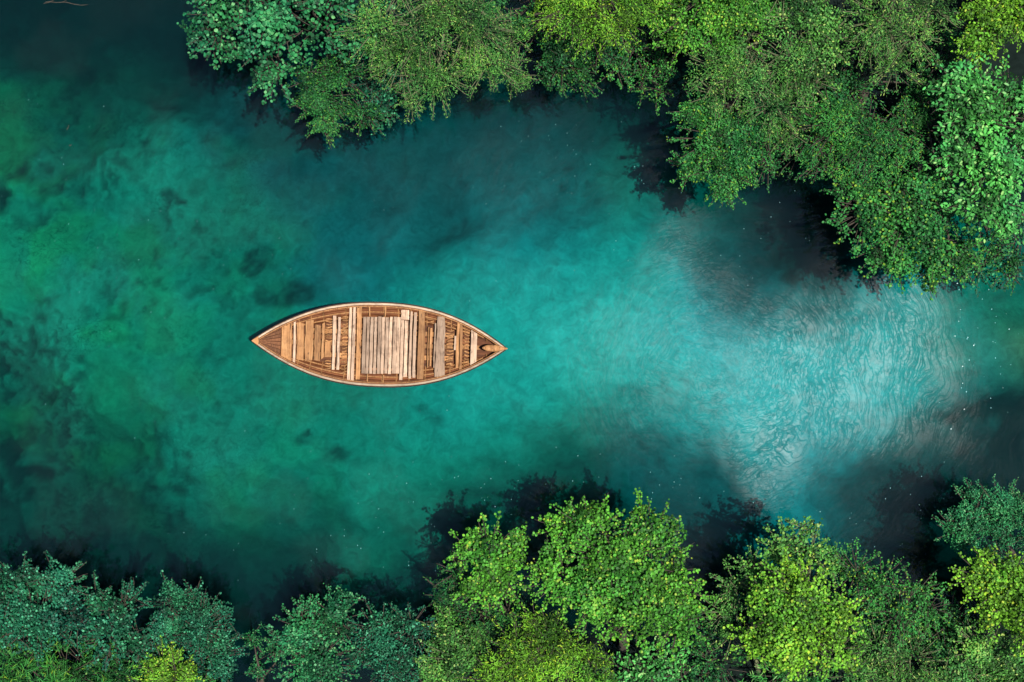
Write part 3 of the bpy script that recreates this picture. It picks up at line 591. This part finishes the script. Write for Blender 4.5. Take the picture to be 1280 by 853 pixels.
# ------------------------------------------------------------------ BOAT
def build_boat():
    z0 = .45; kb = K*(H-z0)/H
    ctr = P(474.5, 431, z0)
    boat = bpy.data.objects.new('rowing_boat', None); C.objects.link(boat)
    boat.location = (ctr.x, ctr.y, 0); boat.rotation_euler = (0, 0, R(-1.8))
    tag(boat, 'old wooden rowing boat with plank platform, pointed at both ends, floating on turquoise water', 'boat')
    Lh = 158.5*kb; W = 52*kb
    X = lambda px: (px-474.5)*kb
    def Y(px, py): return -(py-431-(px-474.5)*.0315)*kb
    tt = lambda x: max(-1, min(1, x/Lh))
    wid = lambda x: W*(1-abs(tt(x))**2.3)
    zg = lambda x: .40 + .20*abs(tt(x))**3
    def inner(x, v):
        w = max(wid(x)-.045, .004); return w*(.60+.40*math.sin(v*math.pi/2)), .07 + .12*abs(tt(x))**4 + (zg(x)-.075-.12*abs(tt(x))**4)*v
    def outer(x, v):
        w = wid(x)-.012; return max(w, .004)*(.52+.48*math.sin(v*math.pi/2)), -.16 + .12*abs(tt(x))**4 + (zg(x)+.15-.12*abs(tt(x))**4)*v
    N = 72; xs = [Lh*math.sin(math.pi/2*(-1+2*i/N)) * .997 for i in range(N+1)]
    # outer shell
    mb = MB(); nv = 10; V = []; F = []
    for x in xs:
        row = [( x, -outer(x, 1-k/nv)[0], outer(x, 1-k/nv)[1]) for k in range(nv+1)] + [(x, outer(x, k/nv)[0], outer(x, k/nv)[1]) for k in range(nv+1)]
        V += row
    m = 2*(nv+1)
    for i in range(N):
        for k in range(m-1): F.append((i*m+k, (i+1)*m+k, (i+1)*m+k+1, i*m+k+1))
    mb.add(V, F, .5); mb.build('hull', DARKW, boat, smooth=True)
    # inner planking: lapped strakes, each stepping in over the next
    ns = 6; mb = MB()
    for s in (-1, 1):
        for j in range(ns):
            v0, v1 = j/ns, (j+1)/ns; V = []; F = []; tn = random.random()
            for x in xs:
                ya, za = inner(x, v0); yb, zb = inner(x, v1)
                w = min(1, wid(x)/.25)
                V += [(x, s*(ya), za), (x, s*(yb-.022*w), zb), (x, s*yb, zb+.001)]
            for i in range(N):
                for k in range(2): F.append((i*3+k, (i+1)*3+k, (i+1)*3+k+1, i*3+k+1))
            mb.add(V, F, tn)
    V = []; F = []
    for x in xs:
        y, z = inner(x, 0); V += [(x, -y, z-.002), (x, y, z-.002)]
    for i in range(N): F.append((i*2, (i+1)*2, (i+1)*2+1, i*2+1))
    mb.add(V, F, .2); mb.build('inner_planking', RED, boat)
    # gunwale
    def rail(name, o0, o1, za, zb, material, smooth=False):
        mb = MB()
        for s in (-1, 1):
            V = []; F = []
            for x in xs:
                w = wid(x); zt = zg(x); a = max(w+o0, .0); b = max(w+o1, a+.004)
                V += [(x, s*a, zt+za), (x, s*a, zt+zb), (x, s*(a+.008 if b-a > .02 else a), zt+zb+.006), (x, s*(b-.008 if b-a > .02 else b), zt+zb+.006), (x, s*b, zt+zb), (x, s*b, zt+za)]
            for i in range(N):
                for k in range(6): F.append((i*6+k, i*6+(k+1) % 6, (i+1)*6+(k+1) % 6, (i+1)*6+k))
            F.append((0,1,2,3,4,5)); F.append(tuple(N*6+k for k in range(6)))
            mb.add(V, F, .6 + .2*s)
        return mb.build(name, material, boat)
    rail('gunwale', -.048, .000, -.035, .012, RIMW)
    rail('rub_rail', .002, .03, -.07, -.018, DARKW)
    # inwale strip just below the rim
    rail('inwale', -.088, -.060, -.05, -.022, OCHRE)
    # ribs
    for px in (345,357,372,387,402,430,446,460,478,496,512,532,548,563,580,596,608):
        x = X(px)
        for s in (-1, 1):
            mb = MB(); V = []; F = []; h = .013
            for k in range(9):
                v = k/8*.97; y, z = inner(x, v); y = max(y-.03, .01)
                V += [(x-h, s*y, z), (x-h, s*(y+.04), z), (x+h, s*(y+.04), z), (x+h, s*y, z)]
            for k in range(8):
                for c_ in range(4): F.append((k*4+c_, k*4+(c_+1) % 4, (k+1)*4+(c_+1) % 4, (k+1)*4+c_))
            F.append((0,1,2,3)); F.append((32,33,34,35))
            mb.add(V, F, random.random()); mb.build('rib', OCHRE, boat)
    # bottom boards running along the keel
    for j in range(-3, 4):
        mb = MB(); y = j*.14
        xm = Lh*(1-abs((abs(y)+.12)/(W*.62)))**(1/2.3)*.93 if abs(y)+.12 < W*.62 else .5
        mb.plank(-xm, xm, y-.055, y+.055, .09, .112, long='X', seg=24); mb.build('bottom_board', REDY if j % 2 else OCHRE, boat)
    # cross boards
    def cross(name, items, material, z, th=.032, lab=None, **kw):
        """items: (px0, px1, py0, py1) in photo pixels, one board each, one mesh"""
        mb = MB()
        for (a, b, c, d) in items:
            pm = (a+b)/2; mb.plank(X(a)+.004, X(b)-.004, Y(pm, d), Y(pm, c), z-th, z, **kw)
        o = mb.build(name, material, boat)
        if lab: o['label'] = lab
        return o
    # fore (left) end: fan-shaped little deck
    mb = MB(); nf = 8
    xa, xb = X(322.5), X(350)
    for k in range(nf):
        u0, u1 = -1+2*k/nf+.03, -1+2*(k+1)/nf-.03
        wb = wid(xb)*.92; wa = wid(xa)*.5
        zt0, zt1 = .50, .36
        V = [(xa, wa*u0, zt0), (xb, wb*u0, zt1), (xb, wb*u1, zt1), (xa, wa*u1, zt0)]
        V += [(a, b, c-.02) for a, b, c in V]
        mb.add(V, [(0,1,2,3),(7,6,5,4),(0,4,5,1),(1,5,6,2),(2,6,7,3),(3,7,4,0)], random.random())
    o = mb.build('end_deck', REDY, boat); o['label'] = 'fan-shaped brown end deck'
    # tip caps
    mb = MB(); x0 = -Lh-.01
    V = [(x0, 0), (X(324), wid(X(324))*.95), (X(324)+.02, 0), (X(324), -wid(X(324))*.95)]
    n4 = [(a, b, .625) for a, b in V] + [(a, b, .56) for a, b in V]
    mb.add(n4, [(0,3,2,1),(4,5,6,7),(0,1,5,4),(1,2,6,5),(2,3,7,6),(3,0,4,7)], .9); mb.build('breasthook', OCHRE, boat)
    # stem block at the right end: long rounded tongue
    V = []; F = []; seg = 10; xs0, xs1 = X(603), X(634.5)
    for i in range(seg+1):
        u = i/seg; x = xs0+(xs1-xs0)*u
        w = .085*math.sin(min(1, u*3+.12)*math.pi/2) * (1 if u < .55 else (1-(u-.55)/.45)*.85+.15)
        zc = .56+.08*u
        for k in range(8):
            t = 2*math.pi*k/8; V.append((x, w*math.cos(t), zc+.035*math.sin(t)*(w/.085+.2)))
    for i in range(seg):
        for k in range(8): F.append((i*8+k, i*8+(k+1) % 8, (i+1)*8+(k+1) % 8, (i+1)*8+k))
    F.append(tuple(range(8))); F.append(tuple(seg*8+k for k in range(8)))
    mb = MB(); mb.add(V, F, .75); mb.build('stem_block', OCHRE, boat, smooth=True)
    # seats and boards from the left end to the right
    cross('thwart', [(350.5,364,403,452)], OCHRE, .33, lab='broad ochre end seat board')
    cross('thwart', [(365,368.5,401,455)], PALE, .31)
    cross('loose_boards', [(369.5,379,404,451),(380,390.5,402.5,452),(391.5,399.5,406,450),(400.5,404.5,403,448)], OCHRE, .30, cut=.03, wob=.010)
    cross('loose_boards', [(404.8,412.5,428,447)], OCHRE, .25, cut=.03, lab='short broken board')
    cross('thwart', [(414.5,419,395,462),(420.5,424.5,396,462)], PALE, .33)
    cross('thwart', [(434.5,438.5,383,475),(439.2,443.2,384,475.5)], PALE, .36)
    cross('cross_beam', [(444.5,450.5,384,475)], OCHRE, .30)
    cross('platform', [(452+i*4.75, 456.45+i*4.75+random.uniform(-.3,.3), 396.5+random.uniform(-.4,.4), 467.5+random.uniform(-.4,.4)) for i in range(10)], PALE, .31, th=.028, wob=.005)
    for py in (401, 462):
        mb = MB(); mb.plank(X(453), X(498), Y(475,py)-.03, Y(475,py)+.03, .12, .275, long='X'); mb.build('platform_bearer', REDY, boat)
    mb = MB(); mb.plank(X(500), X(510), Y(505,400), Y(505,388), .345, .385, tone=.9); mb.plank(X(500), X(504), Y(502,475), Y(502,400), .345, .38, tone=.7); mb.plank(X(505), X(509.5), Y(507,472), Y(507,400.5), .345, .38, tone=.95)
    o = mb.build('thwart', PALE, boat); o['label'] = 'seat boards with square cleat at one end'
    cross('thwart', [(511,514.8,390,473),(515.8,520,390,473)], PALE, .35)
    cross('thwart', [(521.8,530.5,385.5,474)], OCHRE, .37)
    cross('loose_boards', [(533.5,535.5,409,460),(536.5,539.5,410,458)], OCHRE, .22)
    cross('thwart', [(541.8,544.2,404,460)], PALE, .30)
    cross('thwart', [(545,556.5,395.5,470)], PALE, .35, wob=.016, taper=.02, lab='rough uneven seat board')
    cross('loose_boards', [(567,571,420,438)], PALE, .33)
    cross('thwart', [(570,573.8,403,461),(574.2,578,402,462)], OCHRE, .34, wob=.008)
    mb = MB(); xa, xb = X(588.5), X(596)
    wa, wb = wid(xa)*.80, wid(xb)*.74
    V = [(xa,-wa,.40),(xb,-wb,.40),(xb,wb,.40),(xa,wa,.40)]; V += [(a,b,.37) for a,b,c in V]
    mb.add(V, [(0,1,2,3),(7,6,5,4),(0,4,5,1),(1,5,6,2),(2,6,7,3),(3,7,4,0)], .6); mb.build('thwart', PALE, boat)
    # short slats of the bottom gratings between the seats
    def grate(a, b, c, d, nn, tilt):
        mb = MB()
        for k in range(nn):
            y = c+(d-c)*(k+.5)/nn; h = (d-c)/nn*.28
            yy = Y((a+b)/2, y); x0_, x1_ = X(a), X(b); dx = tilt*random.uniform(.3,1.2); r_ = h*kb*random.uniform(.7,1.3)
            zz = .17+random.uniform(-.01,.02)
            pts = [(x0_+(x1_-x0_)*u, yy+dx*(u-.5)+.012*math.sin(u*5+k), zz) for u in (0,.25,.5,.75,1)]
            mb.tube(pts, [r_]*5, 5, random.random())
        mb.build('floor_grating', OCHRE, boat, smooth=True)
    grate(404.5,413.5,397,428,9,.02); grate(425.5,433.5,394,468,17,.05); grate(557.5,566.5,403,462,14,.03); grate(579.5,587,408,460,12,-.03); grate(405,413,450,466,5,.03); grate(531,541,390,404,4,.02)
    # longitudinal stringers along the sides
    for s in (-1, 1):
        for (v, a, b) in ((.45, 352, 604), (.2, 372, 590)):
            pts = []
            for i in range(30):
                x = X(a)+(X(b)-X(a))*i/29; y, z = inner(x, v); pts.append((x, s*(y-.035), z+.01))
            mb = MB(); mb.tube(pts, [.016]*30, 5, .6); mb.build('stringer', OCHRE, boat)
    for px in (460, 480):
        for (c, d) in ((383,395.5),(469,479)):
            mb = MB(); mb.plank(X(px)-.014, X(px)+.014, Y(px,d), Y(px,c), .30, .335, tone=.7); mb.build('bracket', OCHRE, boat)
    return boat

# ------------------------------------------------------------------ painted glint specks, floating twigs
def build_specks():
    m, n, L, out = mat('pale_glint')  # pale flecks laid on the water to paint in sun glints
    a = n('ShaderNodeAttribute', attribute_name='tone'); r = ramp(n, [(0,(.04,.20,.19)),(.7,(.14,.38,.38)),(1,(.6,.68,.62))]); L(a.outputs['Fac'], r.inputs[0])
    p = n('ShaderNodeBsdfPrincipled', _Roughness=.5); L(r.outputs[0], p.inputs['Base Color']); L(p.outputs[0], out.inputs[0])
    pts = []; sz = []; tn = []
    def region(nn, cx, cy, rx, ry, s, t):
        for _ in range(nn):
            pts.append(P(random.gauss(cx, rx), random.gauss(cy, ry), 0)); sz.append(s*random.uniform(.5,1.4)); tn.append(min(1, max(0, random.gauss(t, .2))))
    region(45, 1222,430,28,60,.026,.62); region(14,960,290,45,40,.018,.2); region(25,640,610,50,40,.02,.2); region(40,700,190,90,30,.018,.15)
    region(120,640,400,330,160,.016,.05); region(60,100,300,90,110,.02,.05); region(50,420,650,90,40,.02,.12); region(25,850,600,80,40,.02,.25); region(22,1100,620,50,35,.02,.3)
    pos = np.array([tuple(q) for q in pts]); pos[:, 2] = .006; k = len(pts)
    nor = np.tile([0,0,1.], (k,1)) + rng.normal(0,.05,(k,3))
    a_ = rng.normal(np.pi/2, .5, k); o_ = np.stack([np.cos(a_)*.6, np.sin(a_), np.zeros(k)], -1)
    me = leaves_mesh('glint_flecks', pos, nor, o_, np.array(sz), 'oval', np.array(tn))
    tag(link('glint_specks', me, m), 'tiny pale specks and painted sun glints on the water', None, None, 'stuff')
    mb = MB()
    for (a, b, ln, an) in ((70,3,.5,.1),(92,5,.7,-.1),(85,160,.12,1.2),(88,182,.06,.6),(62,2,.3,.4)):
        q = P(a, b); mb = MB(); pp = [(ln*(u-.5)*math.cos(an), ln*(u-.5)*math.sin(an)+.02*math.sin(u*7), 0) for u in (0,.25,.5,.75,1)]
        mb.tube(pp, [.006,.009,.009,.007,.004], 5)
        o = mb.build('floating_twig', BARK, None); o.location = (q.x, q.y, .008)
        yield o, (a, b)

# ------------------------------------------------------------------ build all
build_terrain(); build_water(); build_boat()
TW = {(70,3):'short brown twig floating at the top left edge',(92,5):'longest brown twig floating at the top left edge',(85,160):'small dark twig floating in the upper left water',
      (88,182):'tiniest dark twig just below the other dark one',(62,2):'brown twig nearest the top left corner'}
for o, k in build_specks(): tag(o, TW[k], 'twig', 'twigs adrift at upper left')
for t in TREES:
    name, label, cat, grp, lobes, col, shape, leaf, fill, cover, root, sprig = t
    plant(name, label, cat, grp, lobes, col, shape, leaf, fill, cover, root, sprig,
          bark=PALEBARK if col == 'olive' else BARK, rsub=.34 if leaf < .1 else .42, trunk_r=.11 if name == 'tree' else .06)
print('leaves', N_LEAVES)

# ------------------------------------------------------------------ light, sky, camera
SUNV = Vector((GC.x, GC.y, H)).normalized()      # mirror direction of the glitter patch
elev = math.asin(SUNV.z); az = math.atan2(SUNV.x, SUNV.y)
w = bpy.data.worlds.new('World'); bpy.context.scene.world = w; w.use_nodes = True
nt = w.node_tree; bg = nt.nodes['Background']; sky = nt.nodes.new('ShaderNodeTexSky'); sky.sky_type = 'NISHITA'; sky.sun_disc = False
sky.dust_density = 0.0; sky.air_density = 1.0; sky.ozone_density = 1.5; sky.sun_elevation = elev; sky.sun_rotation = az
nt.links.new(sky.outputs[0], bg.inputs[0]); bg.inputs[1].default_value = .08
sl = bpy.data.lights.new('sun', 'SUN'); sl.energy = 4.5; sl.angle = R(.5); sl.color = (1, .975, .94)
so = bpy.data.objects.new('sun', sl); C.objects.link(so); so.rotation_euler = SUNV.to_track_quat('Z', 'Y').to_euler(); so.location = SUNV*60
cd = bpy.data.cameras.new('camera'); cd.sensor_width = 36; cd.lens = 36*H/24.2; cd.clip_end = 1000
co = bpy.data.objects.new('camera', cd); C.objects.link(co); co.location = (0, 0, H); co.rotation_euler = (0, 0, 0)
sc = bpy.context.scene; sc.camera = co
sc.view_settings.view_transform = 'Standard'; sc.view_settings.look = 'None'; sc.view_settings.gamma = 1; sc.view_settings.exposure = .68
sc.cycles.use_denoising = True; sc.cycles.max_bounces = 6; sc.cycles.diffuse_bounces = 2; sc.cycles.glossy_bounces = 2; sc.cycles.volume_bounces = 0; sc.cycles.transparent_max_bounces = 8
